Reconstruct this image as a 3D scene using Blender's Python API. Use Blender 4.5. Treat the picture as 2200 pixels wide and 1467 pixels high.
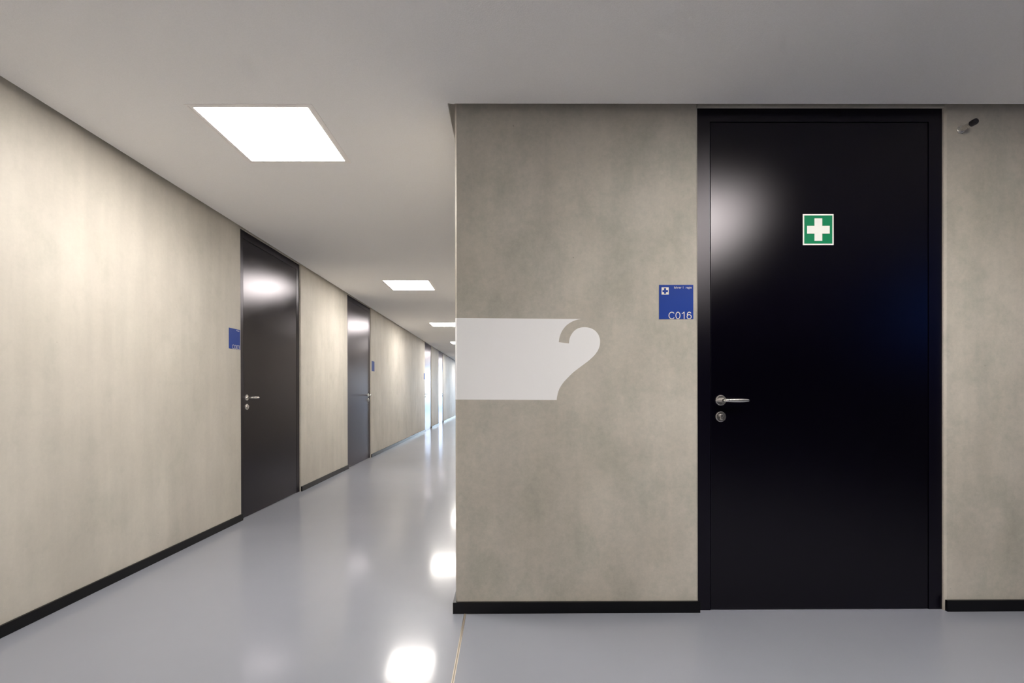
import bpy, bmesh, math
from mathutils import Vector, Matrix
from mathutils.geometry import tessellate_polygon

for o in list(bpy.data.objects):
    bpy.data.objects.remove(o)
sc = bpy.context.scene
C = sc.collection

# ---------------------------------------------------------------- camera
EYE = 1.105
ya, pi_, ro = 0.0048, 0.0025, -0.0022
Rz = Matrix(((math.cos(ya), -math.sin(ya), 0), (math.sin(ya), math.cos(ya), 0), (0, 0, 1)))
Rx = Matrix(((1, 0, 0), (0, math.cos(pi_), -math.sin(pi_)), (0, math.sin(pi_), math.cos(pi_))))
Ry = Matrix(((math.cos(ro), 0, math.sin(ro)), (0, 1, 0), (-math.sin(ro), 0, math.cos(ro))))
R = Ry @ Rx @ Rz
cam_data = bpy.data.cameras.new('camera')
cam = bpy.data.objects.new('camera', cam_data)
C.objects.link(cam)
cm = Matrix.Identity(4)
for i in range(3):
    cm[i][0] = R[0][i]
    cm[i][1] = R[2][i]
    cm[i][2] = -R[1][i]
cm[2][3] = EYE
cam.matrix_world = cm
cam_data.sensor_fit = 'HORIZONTAL'
cam_data.sensor_width = 36.0
cam_data.lens = 36.0 * 1064.27 / 2200.0
cam_data.shift_x = (1100 - 1091.29) / 2200.0
cam_data.shift_y = (845.2 - 733.5) / 2200.0
cam_data.clip_start = 0.05
cam_data.clip_end = 500
sc.camera = cam

# ---------------------------------------------------------------- light and exposure
sc.view_settings.view_transform = 'Standard'
sc.view_settings.look = 'None'
sc.view_settings.exposure = 0.0
sc.view_settings.gamma = 1.0
sc.view_settings.use_curve_mapping = False
try:
    sc.cycles.use_denoising = True
    sc.cycles.max_bounces = 12
    sc.cycles.diffuse_bounces = 8
    sc.cycles.glossy_bounces = 6
    sc.cycles.sample_clamp_indirect = 20.0
    sc.cycles.caustics_refractive = False
except Exception:
    pass
LAMP_STRENGTH = 46.5
LOBBY_LAMP_STRENGTH = 73.0
LAMP_COLOR = (1.0, 0.938, 0.872, 1)
SKY_STRENGTH = 10.0

world = bpy.data.worlds.new('daylight_sky')
sc.world = world
world.use_nodes = True
wn = world.node_tree
bg = wn.nodes['Background']
bg.inputs['Strength'].default_value = SKY_STRENGTH
tc = wn.nodes.new('ShaderNodeTexCoord')
sx = wn.nodes.new('ShaderNodeSeparateXYZ')
cr = wn.nodes.new('ShaderNodeValToRGB')
cr.color_ramp.elements[0].position = 0.0
cr.color_ramp.elements[0].color = (0.80, 0.90, 1.0, 1)
cr.color_ramp.elements[1].position = 0.6
cr.color_ramp.elements[1].color = (0.30, 0.52, 0.95, 1)
wn.links.new(tc.outputs['Generated'], sx.inputs[0])
wn.links.new(sx.outputs['Z'], cr.inputs[0])
wn.links.new(cr.outputs[0], bg.inputs['Color'])

# ---------------------------------------------------------------- measures (metres)
XW = -2.2913          # corridor left wall face
D = 2.4831            # wall facing the camera
XC = -0.2517          # corridor right wall face
HC = 2.528            # ceiling board underside
HT = 2.62             # top of the walls
DOOR_W = 1.245
DOOR_H = 2.536
REC = 0.0167          # door frames sit back from the wall face
XF = 0.9672           # front door opening, left edge
SKH, SKT = 0.056, 0.0136
DOORS_Y = (4.3060, 7.2025, 14.1050, 16.9780)
XR = 5.0              # lobby right wall
YB = -5.5             # lobby back wall
YO, YE, XO = 20.5, 29.0, 2.6   # far foyer: starts, ends, right wall
CH = 0.009

# ---------------------------------------------------------------- materials
def mat(name, color=(0.5, 0.5, 0.5), rough=0.5, metal=0.0, spec=0.5):
    m = bpy.data.materials.new(name)
    m.use_nodes = True
    b = m.node_tree.nodes['Principled BSDF']
    b.inputs['Base Color'].default_value = (*color, 1)
    b.inputs['Roughness'].default_value = rough
    b.inputs['Metallic'].default_value = metal
    b.inputs['Specular IOR Level'].default_value = spec
    return m, m.node_tree, b

def node(nt, kind, **kw):
    n = nt.nodes.new(kind)
    for k, v in kw.items():
        setattr(n, k, v)
    return n

def noise(nt, coord, scale, detail=3, rough=0.55, vec=None):
    n = node(nt, 'ShaderNodeTexNoise')
    n.inputs['Scale'].default_value = scale
    n.inputs['Detail'].default_value = detail
    n.inputs['Roughness'].default_value = rough
    if vec:
        mp = node(nt, 'ShaderNodeMapping')
        mp.inputs['Scale'].default_value = vec
        nt.links.new(coord, mp.inputs['Vector'])
        nt.links.new(mp.outputs[0], n.inputs['Vector'])
    else:
        nt.links.new(coord, n.inputs['Vector'])
    return n

def ramp(nt, src, a, b, ca, cb):
    r = node(nt, 'ShaderNodeValToRGB')
    r.color_ramp.elements[0].position = a
    r.color_ramp.elements[1].position = b
    r.color_ramp.elements[0].color = (*ca, 1)
    r.color_ramp.elements[1].color = (*cb, 1)
    nt.links.new(src, r.inputs[0])
    return r

def mix(nt, kind, fac, a, b):
    m = node(nt, 'ShaderNodeMix', data_type='RGBA', blend_type=kind)
    if isinstance(fac, float):
        m.inputs[0].default_value = fac
    else:
        nt.links.new(fac, m.inputs[0])
    nt.links.new(a, m.inputs[6])
    if isinstance(b, tuple):
        m.inputs[7].default_value = (*b, 1)
    else:
        nt.links.new(b, m.inputs[7])
    return m.outputs[2]

def bump(nt, bsdf, height, strength, dist):
    b = node(nt, 'ShaderNodeBump')
    b.inputs['Strength'].default_value = strength
    b.inputs['Distance'].default_value = dist
    nt.links.new(height, b.inputs['Height'])
    nt.links.new(b.outputs[0], bsdf.inputs['Normal'])

def second_lobe(m, nt, b, rough, fac):
    # lacquers and resins scatter in a tight and a hazy lobe: a rougher copy of the surface mixed in
    b2 = node(nt, 'ShaderNodeBsdfPrincipled')
    for k in ('Base Color', 'Specular IOR Level'):
        b2.inputs[k].default_value = b.inputs[k].default_value
    for k in ('Base Color', 'Normal'):
        if b.inputs[k].is_linked:
            nt.links.new(b.inputs[k].links[0].from_socket, b2.inputs[k])
    b2.inputs['Roughness'].default_value = rough
    mx = node(nt, 'ShaderNodeMixShader')
    mx.inputs[0].default_value = fac
    nt.links.new(b.outputs[0], mx.inputs[1]); nt.links.new(b2.outputs[0], mx.inputs[2])
    nt.links.new(mx.outputs[0], nt.nodes['Material Output'].inputs['Surface'])

def concrete(name='fair_faced_concrete', lo=(0.520, 0.490, 0.436), hi=(0.600, 0.567, 0.508), mottle=0.32, edge=0.52, fine_fac=0.45):
    m, nt, b = mat(name, (0.4, 0.37, 0.31), 0.55, 0, 0.35)
    g = node(nt, 'ShaderNodeNewGeometry').outputs['Position']
    big = noise(nt, g, 1.6, 4, 0.6, (1, 1, 0.7))
    base = ramp(nt, big.outputs[0], 0.36, 0.66, lo, hi).outputs[0]
    streak = noise(nt, g, 1.0, 3, 0.6, (9, 9, 0.9))
    col = mix(nt, 'MULTIPLY', 0.55, base, ramp(nt, streak.outputs[0], 0.35, 0.65, (0.86, 0.865, 0.87), (1.0, 0.995, 0.99)).outputs[0])
    patch = noise(nt, g, 3.3, 7, 0.72, (1.25, 1.25, 1))
    pm = ramp(nt, patch.outputs[0], edge, edge + 0.18, (0, 0, 0), (1, 1, 1)).outputs[0]
    pz = node(nt, 'ShaderNodeMath', operation='MULTIPLY')
    nt.links.new(pm, pz.inputs[0]); pz.inputs[1].default_value = mottle
    col = mix(nt, 'MULTIPLY', pz.outputs[0], col, (0.72, 0.775, 0.76))
    fine = noise(nt, g, 38, 8, 0.8)
    col = mix(nt, 'MULTIPLY', fine_fac, col, ramp(nt, fine.outputs[0], 0.35, 0.65, (0.90, 0.905, 0.90), (1.04, 1.03, 1.02)).outputs[0])
    vo = node(nt, 'ShaderNodeTexVoronoi'); vo.inputs['Scale'].default_value = 5.5
    nt.links.new(g, vo.inputs['Vector'])
    pit = ramp(nt, vo.outputs['Distance'], 0.010, 0.018, (0.35, 0.33, 0.30), (1, 1, 1)).outputs[0]
    col = mix(nt, 'MULTIPLY', 0.8, col, pit)
    nt.links.new(col, b.inputs['Base Color'])
    rr = ramp(nt, patch.outputs[0], 0.3, 0.7, (0.48, 0.48, 0.48), (0.66, 0.66, 0.66))
    nt.links.new(rr.outputs[0], b.inputs['Roughness'])
    bump(nt, b, fine.outputs[0], 0.25, 0.001)
    return m

def plaster():
    m, nt, b = mat('ceiling_plaster', (0.62, 0.61, 0.60), 0.9, 0, 0.2)
    g = node(nt, 'ShaderNodeNewGeometry').outputs['Position']
    f = noise(nt, g, 170, 4, 0.7)
    nt.links.new(ramp(nt, f.outputs[0], 0.3, 0.7, (0.90, 0.89, 0.875), (0.95, 0.94, 0.925)).outputs[0], b.inputs['Base Color'])
    bump(nt, b, f.outputs[0], 0.6, 0.002)
    return m

def resin():
    m, nt, b = mat('grey_resin_floor', (0.27, 0.275, 0.30), 0.17, 0, 0.5)
    g = node(nt, 'ShaderNodeNewGeometry').outputs['Position']
    n1 = noise(nt, g, 0.9, 4, 0.6)
    nt.links.new(ramp(nt, n1.outputs[0], 0.3, 0.7, (0.245, 0.258, 0.300), (0.270, 0.282, 0.326)).outputs[0], b.inputs['Base Color'])
    n2 = noise(nt, g, 2.2, 5, 0.65)
    nt.links.new(ramp(nt, n2.outputs[0], 0.3, 0.7, (0.09, 0.09, 0.09), (0.13, 0.13, 0.13)).outputs[0], b.inputs['Roughness'])
    n3 = noise(nt, g, 7, 3, 0.5)
    bump(nt, b, n3.outputs[0], 0.025, 0.004)
    second_lobe(m, nt, b, 0.29, 0.45)
    return m

def lacquer(name, color, rough, spec=0.5):
    m, nt, b = mat(name, color, rough, 0, spec)
    g = node(nt, 'ShaderNodeNewGeometry').outputs['Position']
    r = ramp(nt, noise(nt, g, 3, 4).outputs[0], 0.3, 0.7, (rough - .008,) * 3, (rough + .008,) * 3)
    nt.links.new(r.outputs[0], b.inputs['Roughness'])
    second_lobe(m, nt, b, rough + 0.11, 0.5)
    return m

def door_lacquer(name, color, rough, ior):
    """smooth spray lacquer: dark body under a clear film with a compact satin highlight"""
    m = bpy.data.materials.new(name)
    m.use_nodes = True
    nt = m.node_tree
    nt.nodes.clear()
    out = node(nt, 'ShaderNodeOutputMaterial')
    g = node(nt, 'ShaderNodeNewGeometry').outputs['Position']
    d = node(nt, 'ShaderNodeBsdfDiffuse'); d.inputs['Color'].default_value = (*color, 1)
    gl = node(nt, 'ShaderNodeBsdfGlossy'); gl.distribution = 'BECKMANN'
    gl.inputs['Color'].default_value = (0.97, 0.93, 1.0, 1)
    r = ramp(nt, noise(nt, g, 4, 4).outputs[0], 0.3, 0.7, (rough - .006,) * 3, (rough + .006,) * 3)
    nt.links.new(r.outputs[0], gl.inputs['Roughness'])
    fr = node(nt, 'ShaderNodeFresnel'); fr.inputs[0].default_value = ior
    mx = node(nt, 'ShaderNodeMixShader')
    nt.links.new(fr.outputs[0], mx.inputs[0]); nt.links.new(d.outputs[0], mx.inputs[1]); nt.links.new(gl.outputs[0], mx.inputs[2])
    nt.links.new(mx.outputs[0], out.inputs[0])
    return m

def steel():
    m, nt, b = mat('brushed_steel', (0.70, 0.68, 0.65), 0.3, 1.0)
    g = node(nt, 'ShaderNodeNewGeometry').outputs['Position']
    f = noise(nt, g, 400, 2, 0.5, (1, 1, 8))
    r = ramp(nt, f.outputs[0], 0.3, 0.7, (0.20, 0.20, 0.20), (0.30, 0.30, 0.30))
    nt.links.new(r.outputs[0], b.inputs['Roughness'])
    return m

def glass(name='window_glass', tint=(0.93, 0.97, 0.98, 1)):
    m = bpy.data.materials.new(name)
    m.use_nodes = True
    nt = m.node_tree
    nt.nodes.clear()
    out = node(nt, 'ShaderNodeOutputMaterial')
    t = node(nt, 'ShaderNodeBsdfTransparent'); t.inputs[0].default_value = tint
    gl = node(nt, 'ShaderNodeBsdfGlossy'); gl.inputs['Roughness'].default_value = 0.02
    mx = node(nt, 'ShaderNodeMixShader')
    mx.inputs[0].default_value = 0.06; nt.links.new(t.outputs[0], mx.inputs[1]); nt.links.new(gl.outputs[0], mx.inputs[2])
    nt.links.new(mx.outputs[0], out.inputs[0])
    return m

def diffuser(name='lit_diffuser', strength=LAMP_STRENGTH):
    m, nt, b = mat(name, (0.9, 0.9, 0.9), 0.5)
    b.inputs['Emission Color'].default_value = LAMP_COLOR
    b.inputs['Emission Strength'].default_value = strength
    return m

M = dict(
    concrete=concrete(),
    mottled=concrete('mottled_dimmed_concrete', (0.435, 0.405, 0.348), (0.545, 0.510, 0.452), 0.54, 0.47, 0.95),  # patches are the concrete's own; lower base tone partly stands for dimmer light
    plaster=plaster(), floor=resin(), steel=steel(), glass=glass(), blueglass=glass('dimming_blue_glass', (0.13, 0.22, 0.42, 1)), lit=diffuser(), litlobby=diffuser('lit_lobby_diffuser', LOBBY_LAMP_STRENGTH),  # blue glass tint is added to dim the sky behind the lobby window
    leaf=door_lacquer('midnight_lacquer', (0.0008, 0.0005, 0.0022), 0.285, 1.45),
    frame=door_lacquer('midnight_frame_paint', (0.0018, 0.0014, 0.0042), 0.36, 1.42),
    skirt=lacquer('black_skirting_paint', (0.0012, 0.0012, 0.0020), 0.24, 0.28),
    lampframe=mat('white_lamp_frame', (0.93, 0.90, 0.87), 0.6, 0, 0.2)[0],
    rubber=mat('black_rubber', (0.010, 0.009, 0.014), 0.6)[0],
    white=mat('white_wall_paint', (0.84, 0.84, 0.845), 0.5, 0, 0.3)[0],
    signblue=mat('sign_blue', (0.011, 0.044, 0.27), 0.45, 0, 0.12)[0],
    signwhite=mat('sign_white', (0.72, 0.68, 0.60), 0.5)[0],
    green=mat('safety_green', (0.0035, 0.215, 0.092), 0.5, 0, 0.2)[0],
    aidwhite=mat('safety_white', (0.92, 0.92, 0.89), 0.45)[0],
    brass=mat('joint_brass', (0.58, 0.51, 0.42), 0.30, 0.9)[0],
    mastic=mat('joint_mastic', (0.26, 0.22, 0.18), 0.6)[0],
    hole=mat('keyhole_dark', (0.01, 0.01, 0.01), 0.6)[0],
    alu=mat('dark_window_frame', (0.03, 0.03, 0.035), 0.4, 0.3)[0],
    darkwall=mat('darkened_lobby_wall', (0.045, 0.045, 0.05), 0.6)[0],  # unseen lobby walls, made dark to cut bounce light and door reflections
    ground=mat('outside_paving', (0.50, 0.51, 0.52), 0.8)[0],
)

# ---------------------------------------------------------------- mesh helpers
def box(bm, x0, x1, y0, y1, z0, z1, bev=0.0):
    vs = [bm.verts.new(p) for p in ((x0, y0, z0), (x1, y0, z0), (x1, y1, z0), (x0, y1, z0),
                                    (x0, y0, z1), (x1, y0, z1), (x1, y1, z1), (x0, y1, z1))]
    fs = [bm.faces.new([vs[i] for i in f]) for f in ((3, 2, 1, 0), (4, 5, 6, 7), (0, 1, 5, 4), (1, 2, 6, 5), (2, 3, 7, 6), (3, 0, 4, 7))]
    if bev:
        es = {e for f in fs for e in f.edges}
        bmesh.ops.bevel(bm, geom=list(es), offset=bev, segments=2, affect='EDGES', profile=0.5)

def prism(bm, pts, lo, hi, axis='z'):
    """polygon pts (2D) extruded between lo and hi along the axis; 'z': pts=(x,y), 'y': pts=(x,z)"""
    def P(p, h):
        return (p[0], p[1], h) if axis == 'z' else (p[0], h, p[1])
    a = [bm.verts.new(P(p, lo)) for p in pts]
    b = [bm.verts.new(P(p, hi)) for p in pts]
    n = len(pts)
    if n > 4:
        for tri in tessellate_polygon([[Vector((p[0], p[1], 0)) for p in pts]]):
            bm.faces.new([a[i] for i in tri])
            bm.faces.new([b[i] for i in tri][::-1])
    else:
        bm.faces.new(a)
        bm.faces.new(b[::-1])
    for i in range(n):
        j = (i + 1) % n
        bm.faces.new((a[j], a[i], b[i], b[j]))

def lathe_y(bm, prof, cx=0.0, cz=0.0, seg=40):
    """prof: list of (radius, y); revolve about the y axis through (cx, cz)"""
    rings = []
    for r, y in prof:
        if r < 1e-6:
            rings.append([bm.verts.new((cx, y, cz))])
        else:
            rings.append([bm.verts.new((cx + r * math.cos(2 * math.pi * k / seg), y, cz + r * math.sin(2 * math.pi * k / seg))) for k in range(seg)])
    for A, B in zip(rings, rings[1:]):
        for k in range(seg):
            l = (k + 1) % seg
            if len(A) == 1 and len(B) == 1:
                continue
            if len(A) == 1:
                bm.faces.new((A[0], B[k], B[l]))
            elif len(B) == 1:
                bm.faces.new((A[l], A[k], B[0]))
            else:
                bm.faces.new((A[l], A[k], B[k], B[l]))

def sweep(bm, path, seg=20):
    """path: list of (point, radius_side, radius_vertical); closed tube with rounded ends"""
    pts = [Vector(p[0]) for p in path]
    rings = []
    for i, p in enumerate(pts):
        t = (pts[min(i + 1, len(pts) - 1)] - pts[max(i - 1, 0)]).normalized()
        up = Vector((0, 0, 1))
        s = t.cross(up).normalized()
        rings.append([bm.verts.new(p + s * (path[i][1] * math.cos(2 * math.pi * k / seg)) + up * (path[i][2] * math.sin(2 * math.pi * k / seg))) for k in range(seg)])
    for A, B in zip(rings, rings[1:]):
        for k in range(seg):
            l = (k + 1) % seg
            bm.faces.new((A[k], A[l], B[l], B[k]))
    bm.faces.new(rings[0][::-1])
    bm.faces.new(rings[-1])

def obj(name, bm, material, parent=None, smooth=False):
    me = bpy.data.meshes.new(name)
    bmesh.ops.recalc_face_normals(bm, faces=bm.faces)
    bm.to_mesh(me)
    bm.free()
    me.materials.append(material)
    if smooth:
        for p in me.polygons:
            p.use_smooth = True
        try:
            me.set_sharp_from_angle(angle=math.radians(35))
        except Exception:
            pass
    o = bpy.data.objects.new(name, me)
    C.objects.link(o)
    if parent:
        o.parent = parent
    return o

def tag(o, label=None, cat=None, group=None, kind=None):
    if label: o['label'] = label
    if cat: o['category'] = cat
    if group: o['group'] = group
    if kind: o['kind'] = kind
    return o

def empty(name, loc=(0, 0, 0), rz=0.0):
    o = bpy.data.objects.new(name, None)
    o.empty_display_size = 0.1
    C.objects.link(o)
    o.location = loc
    o.rotation_euler = (0, 0, rz)
    return o

def copy_tree(o, parent=None):
    c = o.copy()
    C.objects.link(c)
    c.parent = parent
    for ch in list(o.children):
        copy_tree(ch, c)
    return c

def struct(name, bm, m, label, cat, parent=None):
    return tag(obj(name, bm, m, parent), label, cat, kind='structure')

# ---------------------------------------------------------------- floor, ceiling, walls
bm = bmesh.new()
box(bm, -2.6, XR + 0.3, YB - 0.3, YO + 0.1, -0.2, 0)
box(bm, -2.6, XR + 0.3, YO + 0.1, YE + 0.25, -0.2, 0)
struct('floor', bm, M['floor'], 'glossy grey resin floor running through lobby and corridor', 'floor')

LAMP_SIZE = 0.63
LAMPS = [(-1.268, 2.765 + 3.83 * k) for k in range(-2, 7)] + [(1.58, 0.85)]
holes = [(x - 0.30, x + 0.30, y - 0.30, y + 0.30) for x, y in LAMPS]
GAP, GAPF = 0.031, 0.037

def in_board(x, y):
    if any(a < x < b and c < y < d for a, b, c, d in holes):
        return False
    if y < D - GAPF:
        return XW + GAP < x < XR - GAP and y > YB + GAP
    if y < YO + GAP:
        return XW + GAP < x < XC - GAP
    return XW + GAP < x < XO - GAP and y < YE - GAP

xs = sorted({XW + GAP, XC - GAP, XO - GAP, XR - GAP} | {v for h in holes for v in h[:2]})
ys = sorted({YB + GAP, D - GAPF, YO + GAP, YE - GAP} | {v for h in holes for v in h[2:]})
bm = bmesh.new()
cells = {(i, j): in_board((xs[i] + xs[i + 1]) / 2, (ys[j] + ys[j + 1]) / 2) for i in range(len(xs) - 1) for j in range(len(ys) - 1)}
Z0, Z1 = HC, HC + 0.03
for (i, j), on in cells.items():
    if not on:
        continue
    x0, x1, y0, y1 = xs[i], xs[i + 1], ys[j], ys[j + 1]
    for z in (Z0, Z1):
        bm.faces.new([bm.verts.new(p) for p in ((x0, y0, z), (x1, y0, z), (x1, y1, z), (x0, y1, z))])
    for di, dj, a, b in ((-1, 0, (x0, y0), (x0, y1)), (1, 0, (x1, y0), (x1, y1)), (0, -1, (x0, y0), (x1, y0)), (0, 1, (x0, y1), (x1, y1))):
        if not cells.get((i + di, j + dj), False):
            bm.faces.new([bm.verts.new(p) for p in ((*a, Z0), (*b, Z0), (*b, Z1), (*a, Z1))])
bmesh.ops.remove_doubles(bm, verts=bm.verts, dist=1e-5)
box(bm, -2.55, XR + 0.25, YB - 0.25, YE + 0.2, HT, HT + 0.2)
struct('ceiling', bm, M['plaster'], 'off-white grained plaster ceiling with a narrow shadow gap along the walls', 'ceiling')

def wall_along_y(bm, xface, out, y0, y1, openings, x_back, top=DOOR_H):
    """wall face at xface, room on the `out` side (+1: room at larger x); openings list of (a,b,z0,z1)"""
    edges = [y0] + [v for o in openings for v in o[:2]] + [y1]
    for k in range(0, len(edges), 2):
        a, b = edges[k], edges[k + 1]
        ca = CH if k > 0 else 0
        cb = CH if k + 2 < len(edges) else 0
        pts = []
        pts += [(xface - out * CH, a), (xface, a + ca)] if ca else [(xface, a)]
        pts += [(xface, b - cb), (xface - out * CH, b)] if cb else [(xface, b)]
        pts += [(x_back, b), (x_back, a)]
        prism(bm, pts, 0, HT)
    for a, b, z0, z1 in openings:
        box(bm, min(xface, x_back), max(xface, x_back), a, b, z1, HT)
        if z0 > 0:
            box(bm, min(xface, x_back), max(xface, x_back), a, b, 0, z0)

bm = bmesh.new()
wall_along_y(bm, XW, 1, YB, YE + 0.2, [(y, y + DOOR_W, 0, DOOR_H) for y in DOORS_Y], XW - 0.2)
struct('wall_left', bm, M['concrete'], 'long beige exposed concrete wall on the left with four dark doors', 'wall')

bm = bmesh.new()
prism(bm, [(XC, D + CH), (XC + CH, D), (XF - CH, D), (XF, D + CH), (XF, D + 0.2), (XC, D + 0.2)], 0, HT)
prism(bm, [(XF + DOOR_W, D + CH), (XF + DOOR_W + CH, D), (XR, D), (XR, D + 0.2), (XF + DOOR_W, D + 0.2)], 0, HT)
box(bm, XF, XF + DOOR_W, D, D + 0.2, DOOR_H, HT)
struct('wall_front', bm, M['mottled'], 'mottled grey-beige concrete wall facing the viewer around the first aid door', 'wall')

bm = bmesh.new()
box(bm, XC, XC + 0.2, D + 0.2, YO, 0, HT)
struct('wall_right', bm, M['concrete'], 'concrete wall along the right side of the corridor', 'wall')

bm = bmesh.new()
box(bm, XC + 0.2, XO, YO - 0.2, YO, 0, HT)
box(bm, XO, XO + 0.2, YO - 0.2, YE + 0.2, 0, HT)
struct('wall_far', bm, M['concrete'], 'concrete walls round the bright foyer at the far end of the corridor', 'wall')

WY0, WY1, WZ0, WZ1 = -0.95, 0.0, 1.62, 2.42
bm = bmesh.new()
wall_along_y(bm, XR, -1, YB, D, [(WY0, WY1, WZ0, WZ1)], XR + 0.2)
struct('wall_lobby', bm, M['darkwall'], 'lobby side wall with a window, out of view on the right, darkened to cut bounce light', 'wall')
bm = bmesh.new()
box(bm, XW - 0.2, XR + 0.2, YB - 0.2, YB, 0, HT)
struct('wall_back', bm, M['darkwall'], 'lobby wall behind the viewer, darkened to cut bounce light', 'wall')

bm = bmesh.new()
box(bm, XW, XO, YE, YE + 0.2, 2.5, HT)
struct('wall_end', bm, M['concrete'], 'lintel above the glazing at the corridor end', 'wall')

# skirting boards
def skirt_y(x, out, a, b):
    bm = bmesh.new()
    box(bm, min(x, x + out * SKT), max(x, x + out * SKT), a, b, 0, SKH, 0.0015)
    return bm
segs = [YB] + [v for y in DOORS_Y for v in (y, y + DOOR_W)] + [YE]
names = ['before the first corridor door', 'between the first and second corridor doors', 'between the second and third corridor doors',
         'between the third and fourth corridor doors', 'beyond the fourth corridor door']
for k in range(0, len(segs), 2):
    struct('baseboard_left', skirt_y(XW, 1, segs[k], segs[k + 1]), M['skirt'],
           'black skirting board at the foot of the left wall, ' + names[k // 2], 'baseboard')
bm = bmesh.new()
o_ = 0.004
prism(bm, [(XC - SKT, D - SKT), (XF + o_, D - SKT), (XF + o_, D), (XC, D), (XC, YO), (XC - SKT, YO)], 0, SKH)
es = [e for e in bm.edges if all(v.co.z > SKH - 1e-4 for v in e.verts) and len(e.link_faces) == 2 and e.calc_face_angle(0) > 1]
bmesh.ops.bevel(bm, geom=es, offset=0.0015, segments=2, affect='EDGES', profile=0.5)
struct('baseboard_front', bm, M['skirt'], 'black skirting board wrapping the corner under the white wall graphic', 'baseboard')
bm = bmesh.new()
box(bm, XF + DOOR_W - 0.0, XR, D - SKT, D, 0, SKH, 0.0015)
struct('baseboard_front', bm, M['skirt'], 'black skirting board right of the first aid door', 'baseboard')

# brass movement joint in the floor
bm = bmesh.new()
for x0, x1 in ((-0.2095, -0.2065), (-0.2015, -0.1985)):
    box(bm, x0, x1, YB, D - SKT, -0.004, 0.0012)
j = struct('trim_1', bm, M['brass'], 'thin twin brass joint strip in the floor below the wall corner', 'floor joint')
bm = bmesh.new()
box(bm, -0.2065, -0.2015, YB, D - SKT, -0.004, 0.0007)
obj('joint_filler', bm, M['mastic'], j)

# ---------------------------------------------------------------- doors
def door(name, label, loc, rz, handle_left=True):
    t = tag(empty(name, loc, rz), label, 'door', kind='structure')
    W, H, F = DOOR_W, DOOR_H, 0.0675
    e = 0.0008
    bm = bmesh.new()
    prism(bm, [(e, 0), (F, 0), (F, 0.055), (F + 0.02, 0.055), (F + 0.02, 0.13), (e, 0.13)], 0, H - F)
    prism(bm, [(W - e, 0), (W - F, 0), (W - F, 0.055), (W - F - 0.02, 0.055), (W - F - 0.02, 0.13), (W - e, 0.13)], 0, H - F)
    box(bm, e, W - e, 0, 0.13, H - F, H - e)
    box(bm, F, W - F, 0.055, 0.13, H - F - 0.02, H - F)
    obj('door_frame', bm, M['frame'], t)
    g = 0.0035
    bm = bmesh.new()
    box(bm, F + g, W - F - g, 0.0015, 0.046, 0.004, H - F - g, 0.0012)
    leaf = obj('door_leaf', bm, M['leaf'], t)
    bm = bmesh.new()
    box(bm, F + g, W - F - g, 0.015, 0.040, 0.0003, 0.004)
    obj('bottom_seal', bm, M['rubber'], leaf)
    hx, s = (0.1202, 1) if handle_left else (W - 0.1202, -1)
    hz, lz = 1.0622, 0.9793
    y0 = 0.0015
    bm = bmesh.new()
    lathe_y(bm, [(0, y0 - 0.0085), (0.0235, y0 - 0.0085), (0.0262, y0 - 0.006), (0.0272, y0)], hx, hz)
    obj('handle_rosette', bm, M['steel'], leaf, True)
    bm = bmesh.new()
    path = []
    for k in range(5):
        path.append(((hx, y0 - 0.008 - 0.034 * k / 4, hz), 0.0088, 0.0088))
    for k in range(1, 8):
        a = math.pi / 2 * k / 7
        path.append(((hx + s * 0.014 * (1 - math.cos(a)), y0 - 0.042 - 0.014 * math.sin(a), hz), 0.0088, 0.0088))
    n = 30
    for k in range(1, n + 1):
        u = k / n
        r = 0.0080 + 0.0022 * math.sin(math.pi * min(1, u * 1.1)) ** 0.7
        if u > 0.93:
            r *= math.sqrt(max(0.2, 1 - ((u - 0.93) / 0.074) ** 2))
        path.append(((hx + s * (0.014 + 0.107 * u), y0 - 0.056 + 0.004 * u, hz - 0.0005), r * 0.8, r))
    sweep(bm, path)
    obj('lever_handle', bm, M['steel'], leaf, True)
    bm = bmesh.new()
    lathe_y(bm, [(0, y0 - 0.0085), (0.0235, y0 - 0.0085), (0.0262, y0 - 0.006), (0.0272, y0)], hx, lz)
    ros = obj('lock_rosette', bm, M['steel'], leaf, True)
    # euro cylinder: round plug above a narrow fin, with a slot
    bm = bmesh.new()
    lathe_y(bm, [(0, y0 - 0.020), (0.0072, y0 - 0.020), (0.0085, y0 - 0.0188), (0.0085, y0 - 0.004)], hx, lz + 0.005, 28)
    box(bm, hx - 0.0048, hx + 0.0048, y0 - 0.0170, y0 - 0.004, lz - 0.018, lz + 0.003, 0.001)
    box(bm, hx - 0.0009, hx + 0.0009, y0 - 0.0203, y0 - 0.0195, lz + 0.001, lz + 0.009)
    cyl = obj('lock_cylinder', bm, M['steel'], leaf, True)
    cyl.data.materials.append(M['hole'])
    for p in cyl.data.polygons:
        if all(cyl.data.vertices[v].co.y < y0 - 0.0194 and abs(cyl.data.vertices[v].co.x - hx) < 0.00095 for v in p.vertices):
            p.material_index = 1
    return t

d0 = door('door_1', 'tall black door with a green first aid sign, facing the viewer', (XF, D + REC, 0), 0)
for i, (y, hl, lab) in enumerate(((DOORS_Y[0], True, 'nearest dark door in the left corridor wall, room sign C003 beside it'),
                                 (DOORS_Y[1], False, 'second dark door along the left corridor wall, handle on its far side'),
                                 (DOORS_Y[2], True, 'third door along the left corridor wall, reflecting pale blue daylight'),
                                 (DOORS_Y[3], False, 'farthest door in the left corridor wall, reflecting white daylight'))):
    door('door_%d' % (i + 2), lab, (XW - REC, y, 0), math.pi / 2, hl)

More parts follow.
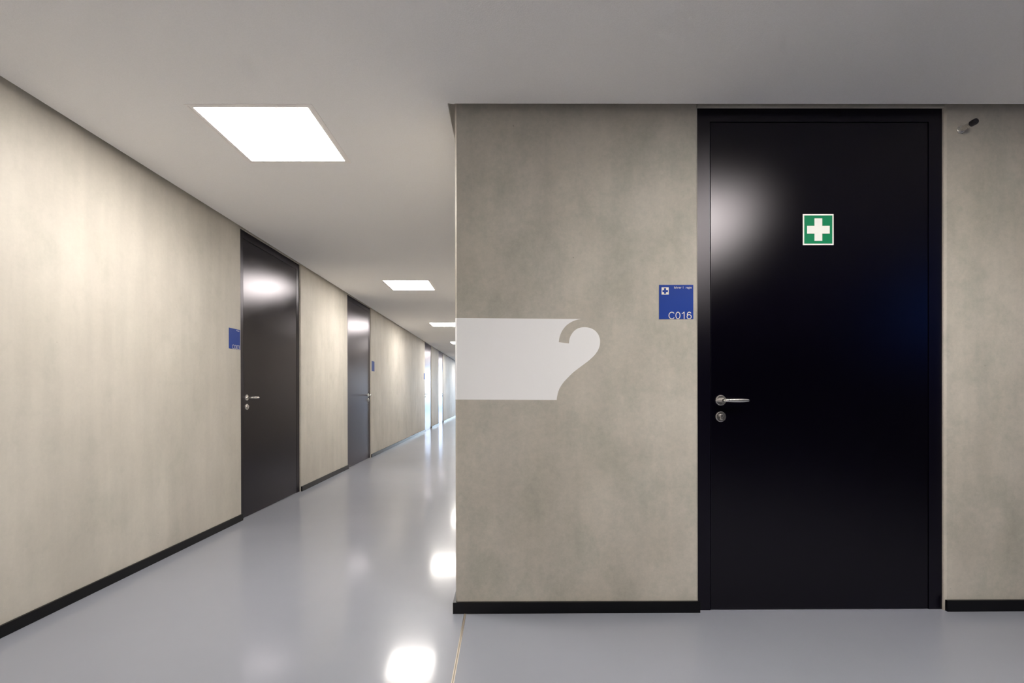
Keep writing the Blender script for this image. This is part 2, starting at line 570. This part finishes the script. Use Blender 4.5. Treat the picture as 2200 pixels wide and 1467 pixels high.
# ---------------------------------------------------------------- recessed ceiling lights
def ceiling_light(x, y):
    t = empty('ceiling_light', (x, y, HC))
    a, b, c = LAMP_SIZE / 2, 0.300, 0.2845
    bm = bmesh.new()
    def ring(ro_, ri, z0, z1):
        box(bm, -ro_, ro_, -ro_, -ri, z0, z1); box(bm, -ro_, ro_, ri, ro_, z0, z1)
        box(bm, -ro_, -ri, -ri, ri, z0, z1); box(bm, ri, ro_, -ri, ri, z0, z1)
    ring(a, 0.3035, -0.0022, -0.0002)
    ring(0.3005, 0.2985, -0.0008, 0.05)
    for k in range(4):          # sloped inner lip, mitred at the corners
        m = Matrix.Rotation(math.pi / 2 * k, 4, 'Z')
        q = [(-0.2985, -0.2985, -0.0022), (0.2985, -0.2985, -0.0022), (c, -c, -0.0012), (-c, -c, -0.0012),
             (-0.2985, -0.2985, 0.012), (0.2985, -0.2985, 0.012), (c, -c, 0.012), (-c, -c, 0.012)]
        vs = [bm.verts.new(m @ Vector(p)) for p in q]
        for f in ((0, 1, 2, 3), (4, 5, 6, 7), (0, 1, 5, 4), (2, 3, 7, 6), (1, 2, 6, 5), (3, 0, 4, 7)):
            bm.faces.new([vs[i] for i in f])
    box(bm, -0.2985, 0.2985, -0.2985, 0.2985, 0.05, 0.052)
    obj('lamp_frame', bm, M['lampframe'], t)
    bm = bmesh.new()
    box(bm, -c, c, -c, c, -0.0011, 0.010)
    obj('lamp_diffuser', bm, M['lit'], t)
    return t
proto = None
lamp_labels = {0: 'nearest and largest square ceiling light, glowing above the left foreground',
               1: 'second square ceiling light down the corridor, level with the second corridor door',
               2: 'third ceiling light down the corridor, partly cut off by the wall corner',
               3: 'fourth and farthest visible ceiling light, a small bright tip beside the wall corner'}
for n, (x, y) in enumerate(LAMPS):
    if proto is None:
        l = proto = ceiling_light(x, y)
    else:
        l = copy_tree(proto)
        l.location = (x, y, HC)
    k = n - 2
    if n < 9:
        lab = lamp_labels.get(k) or ('square corridor ceiling light behind the viewer, %s' % ('nearer one' if k == -1 else 'farther one') if k < 0 else
                                     'square corridor ceiling light beyond the wall corner, %s from the glazed end' % {4: 'third', 5: 'second', 6: 'first'}[k])
    else:
        for ch in l.children:
            if ch.name.startswith('lamp_diffuser'):
                ch.data = ch.data.copy()
                ch.data.materials[0] = M['litlobby']
        lab = 'square lobby ceiling light in front of the first aid door' 
    tag(l, lab, 'ceiling light', 'square ceiling lights')

# ---------------------------------------------------------------- white graphic painted round the corner
def catmull(pts, n=4):
    out = []
    for i in range(len(pts) - 1):
        p0 = pts[max(i - 1, 0)]; p1 = pts[i]; p2 = pts[i + 1]; p3 = pts[min(i + 2, len(pts) - 1)]
        for k in range(n):
            t = k / n
            out.append(tuple(0.5 * ((2 * b) + (-a + c) * t + (2 * a - 5 * b + 4 * c - d) * t * t + (-a + 3 * b - 3 * c + d) * t ** 3)
                             for a, b, c, d in zip(p0, p1, p2, p3)))
    out.append(pts[-1])
    return out
arc1 = [(0.3813, 1.4712), (0.3632, 1.4685), (0.345, 1.4629), (0.3288, 1.4553), (0.3127, 1.4448), (0.3006, 1.434), (0.2905, 1.4215),
        (0.2824, 1.4086), (0.2763, 1.3953), (0.2714, 1.3804), (0.269, 1.3683), (0.2673, 1.3554)]
arc2 = [(0.3186, 1.3493), (0.3194, 1.3602), (0.3226, 1.3763), (0.3299, 1.3924), (0.3409, 1.4077), (0.353, 1.4186), (0.3671, 1.4258),
        (0.3825, 1.4296), (0.3982, 1.4306), (0.4119, 1.4294), (0.4276, 1.4253), (0.4418, 1.4184), (0.4518, 1.4108), (0.4599, 1.4019),
        (0.4667, 1.3914), (0.4712, 1.3801), (0.474, 1.368), (0.4747, 1.3579), (0.4739, 1.3458), (0.4715, 1.3337), (0.467, 1.3216),
        (0.4617, 1.3108), (0.4528, 1.2979), (0.4415, 1.2846), (0.4266, 1.2709), (0.4092, 1.2564), (0.3898, 1.2419), (0.3696, 1.2271),
        (0.3534, 1.2146), (0.3364, 1.2009), (0.3203, 1.1856), (0.3061, 1.1707), (0.294, 1.1579), (0.2835, 1.1442), (0.275, 1.1309),
        (0.2681, 1.1172), (0.2628, 1.1023), (0.2592, 1.0862), (0.2571, 1.0741), (0.2563, 1.0652)]
ZT, ZB = 1.4776, 1.0690
out = [(XC + CH, ZT)] + catmull(arc1) + catmull(arc2) + [(XC + CH, ZB)]
bm = bmesh.new()
TH = 0.0006
prism(bm, out, D - TH, D - 0.0001, 'y')
q = TH * 0.7
prism(bm, [(XC + CH, D - TH), (XC + CH, D - 0.0001), (XC - 0.0001, D + CH), (XC - TH, D + CH)], ZB, ZT)
box(bm, XC - TH, XC - 0.0001, D + CH, D + 1.2, ZB, ZT)
g = obj('wall_graphic', bm, M['white'])
tag(g, 'white painted band wrapping the wall corner, its end cut like a large numeral two', 'wall graphic')

# ---------------------------------------------------------------- signs
def ribbon(bm, pts, w, y0, y1, closed=False):
    n = len(pts)
    L, Rr = [], []
    for i in range(n):
        a = pts[(i - 1) % n] if (closed or i > 0) else pts[i]
        b = pts[(i + 1) % n] if (closed or i < n - 1) else pts[i]
        t = Vector((b[0] - a[0], b[1] - a[1]))
        t.normalize()
        nx, nz = -t.y * w / 2, t.x * w / 2
        L.append((pts[i][0] + nx, pts[i][1] + nz)); Rr.append((pts[i][0] - nx, pts[i][1] - nz))
    for i in range(n if closed else n - 1):
        j = (i + 1) % n
        prism(bm, [L[i], L[j], Rr[j], Rr[i]], y0, y1, 'y')

def ell(cx, cz, rx, rz, a0, a1, n=24):
    return [(cx + rx * math.cos(math.radians(a0 + (a1 - a0) * k / n)), cz + rz * math.sin(math.radians(a0 + (a1 - a0) * k / n))) for k in range(n + 1)]

def glyph(bm, ch, x0, x1, z0, h, w, y0, y1):
    W_ = x1 - x0
    hw = w / 2
    if ch == 'C':
        ribbon(bm, ell(x0 + W_ * 0.52, z0 + h / 2, W_ * 0.52 - hw, h / 2 - hw, 38, 322, 30), w, y0, y1)
    elif ch == '0':
        ribbon(bm, ell((x0 + x1) / 2, z0 + h / 2, W_ / 2 - hw, h / 2 - hw, 0, 360, 32)[:-1], w, y0, y1, True)
    elif ch == '1':
        x = x1 - hw
        ribbon(bm, [(x, z0), (x, z0 + h)], w, y0, y1)
        ribbon(bm, [(x, z0 + h - hw), (x - W_ * 0.35, z0 + h * 0.84), (x0 + hw * 0.3, z0 + h * 0.745)], w, y0 - 0.00012, y1)
    elif ch == '6':
        cz = z0 + h * 0.33
        ribbon(bm, ell((x0 + x1) / 2, cz, W_ / 2 - hw, h * 0.33 - hw, 0, 360, 28)[:-1], w, y0, y1, True)
        pts = ell((x0 + x1) / 2 + W_ * 0.02, z0 + h * 0.60, W_ / 2 - hw - W_ * 0.02, h * 0.40 - hw, 188, 34, 18)
        ribbon(bm, pts, w, y0 - 0.00012, y1)
    elif ch == '3':
        ribbon(bm, ell((x0 + x1) / 2, z0 + h * 0.74, W_ * 0.45 - hw, h * 0.26 - hw, 160, -75, 18), w, y0, y1)
        ribbon(bm, ell((x0 + x1) / 2, z0 + h * 0.28, W_ * 0.5 - hw, h * 0.28 - hw, 75, -160, 20), w, y0, y1)

PS = 0.172
def room_sign(label, loc, rz, digits, heading=None, pictogram=False, smudge=False):
    t = tag(empty('room_sign', loc, rz), label, 'room sign', 'blue room signs')
    bm = bmesh.new()
    box(bm, 0, PS, -0.0022, 0, 0, PS, 0.0003)
    plate = obj('sign_plate', bm, M['signblue'], t)
    ya_, yb_ = -0.0026, -0.0021
    if pictogram:
        bm = bmesh.new()
        a, b = 0.0125, 0.0482      # white square; the cross shows the blue behind
        z0 = PS - 0.0487
        s = b - a
        c0, c1, d0_, d1 = 0.34 * s, 0.64 * s, 0.12 * s, 0.90 * s
        box(bm, a, b, ya_, yb_, z0, z0 + d0_)
        box(bm, a, b, ya_, yb_, z0 + d1, z0 + s)
        box(bm, a, a + d0_, ya_, yb_, z0 + d0_, z0 + d1)
        box(bm, a + d1, b, ya_, yb_, z0 + d0_, z0 + d1)
        for xa, xb in ((d0_, c0), (c1, d1)):
            for za, zb in ((d0_, c0), (c1, d1)):
                box(bm, a + xa, a + xb, ya_, yb_, z0 + za, z0 + zb)
        obj('cross_pictogram', bm, M['signwhite'], t)
    if digits:
        bm = bmesh.new()
        xsn = [(0.0475, 0.0790), (0.0823, 0.1068), None, (0.1384, 0.1632)]
        xsn[2] = (0.1137, 0.1272) if digits[2] == '1' else (0.1103, 0.1350)
        for chh, (a, b) in zip(digits, xsn):
            glyph(bm, chh, a, b, 0.0, 0.0368, 0.0036, ya_, yb_)
        obj('room_number', bm, M['signwhite'], t)
    if heading:
        cu = bpy.data.curves.new('heading', 'FONT')
        cu.body = heading
        cu.size = 0.0125
        cu.align_x = 'RIGHT'
        tmp = bpy.data.objects.new('heading_tmp', cu)
        C.objects.link(tmp)
        bpy.context.view_layer.update()
        me = bpy.data.meshes.new_from_object(tmp.evaluated_get(bpy.context.evaluated_depsgraph_get()))
        bpy.data.objects.remove(tmp)
        w = max(v.co.x for v in me.vertices) - min(v.co.x for v in me.vertices)
        xm = max(v.co.x for v in me.vertices)
        k = 0.0880 / w
        for v in me.vertices:
            v.co = Vector((0.1635 + (v.co.x - xm) * k, -0.0026, 0.1535 + v.co.y * k))
        me.materials.clear()
        me.materials.append(M['signwhite'])
        o = bpy.data.objects.new('heading_text', me)
        C.objects.link(o)
        o.parent = t
    if smudge:      # too small to read in the photograph: a row of letter-sized marks
        bm = bmesh.new()
        x = 0.112
        for k, wd in enumerate((0.004, 0.004, 0.0035, 0.0045, 0.004, 0.003, 0.0045, 0.004, 0.0035)):
            box(bm, x, x + wd * 0.8, ya_, yb_, 0.1570, 0.1570 + (0.0068 if k in (0, 5) else 0.0045))
            x += 0.0052
        obj('heading_text', bm, M['signwhite'], t)
    return t
room_sign('blue room sign C016 with white cross, left of the first aid door', (0.7707, D, 1.4697), 0, 'C016', 'lehrer 1  regie', True)
room_sign('blue room sign C003 left of the nearest corridor door', (XW, 4.1155, 1.4745), math.pi / 2, 'C003', None, False, True)
room_sign('small blue room sign just beyond the second corridor door', (XW, 8.495, 1.4745), math.pi / 2, None)
room_sign('tiny blue room sign just before the third corridor door', (XW, 13.905, 1.4745), math.pi / 2, None)

t = tag(empty('first_aid_sign', (1.5052, D + REC + 0.0015, 1.8462)), 'square green first aid sign with a white cross, stuck on the black door', 'safety sign')
S_ = 0.1563
bm = bmesh.new()
box(bm, 0, S_, -0.0012, 0, 0, S_)
obj('sign_plate', bm, M['aidwhite'], t)
bm = bmesh.new()
box(bm, 0.0070, S_ - 0.0068, -0.0015, -0.0011, 0.0068, S_ - 0.0072)
obj('green_field', bm, M['green'], t)
bm = bmesh.new()
prism(bm, [(x, z) for x, z in ((0.0587, 0.0211), (0.0984, 0.0211), (0.0984, 0.0580), (0.1362, 0.0580), (0.1362, 0.0970), (0.0984, 0.0970),
                               (0.0984, 0.1347), (0.0587, 0.1347), (0.0587, 0.0970), (0.0213, 0.0970), (0.0213, 0.0580), (0.0587, 0.0580))], -0.0018, -0.0014, 'y')
obj('white_cross', bm, M['aidwhite'], t)

# ---------------------------------------------------------------- wall-mounted door stop
t = tag(empty('door_stop', (2.2905, D, 2.4180)), 'steel rod door stop with black rubber tip, high on the wall right of the door', 'door stop')
bm = bmesh.new()
lathe_y(bm, [(0.0, -0.006), (0.018, -0.006), (0.0205, -0.004), (0.0205, 0)], 0, 0, 36)
obj('base_plate', bm, M['steel'], t, True)
bm = bmesh.new()
lathe_y(bm, [(0.0125, -0.004), (0.0125, -0.062)], 0, 0, 32)
obj('rod', bm, M['steel'], t, True)
bm = bmesh.new()
lathe_y(bm, [(0.0, -0.059), (0.0145, -0.059), (0.0148, -0.061), (0.0148, -0.080), (0.0132, -0.0835), (0.007, -0.0842), (0.0062, -0.083), (0, -0.083)], 0, 0, 32)
obj('rubber_tip', bm, M['rubber'], t, True)

# ---------------------------------------------------------------- glazing
def glazing(name, label, x0, x1, y, z0, z1, nx, rails, pane='glass'):
    """window lying in the xz plane at y"""
    t = tag(empty(name, (x0, y, z0)), label, 'window', kind='structure')
    W_, H_ = x1 - x0, z1 - z0
    bm = bmesh.new()
    f = 0.06
    box(bm, 0, W_, 0, 0.1, 0, f); box(bm, 0, W_, 0, 0.1, H_ - f, H_)
    box(bm, 0, f, 0, 0.1, f, H_ - f); box(bm, W_ - f, W_, 0, 0.1, f, H_ - f)
    for k in range(1, nx):
        box(bm, W_ * k / nx - f / 2, W_ * k / nx + f / 2, 0, 0.1, f, H_ - f)
    for r in rails:
        box(bm, f, W_ - f, 0.01, 0.09, r - f / 2, r + f / 2)
    obj('window_frame', bm, M['alu'], t)
    bm = bmesh.new()
    box(bm, f * 0.5, W_ - f * 0.5, 0.046, 0.054, f * 0.5, H_ - f * 0.5)
    obj('window_pane', bm, M[pane], t)
    return t
glazing('window_1', 'full-height glazing at the far end of the corridor, behind the wall corner', XW, XO, YE + 0.05, 0, 2.5, 3, (1.0,))
w2 = glazing('window_2', 'lobby window out of view on the right', 0, WY1 - WY0, 0, 0, WZ1 - WZ0, 1, (), 'blueglass')
w2.location = (XR + 0.15, WY0, WZ0)
w2.rotation_euler = (0, 0, math.pi / 2)

bm = bmesh.new()
box(bm, -30, 30, YE + 0.25, 90, -0.3, -0.05)
struct('ground', bm, M['ground'], 'pale paving outside the glazed corridor end', 'ground')
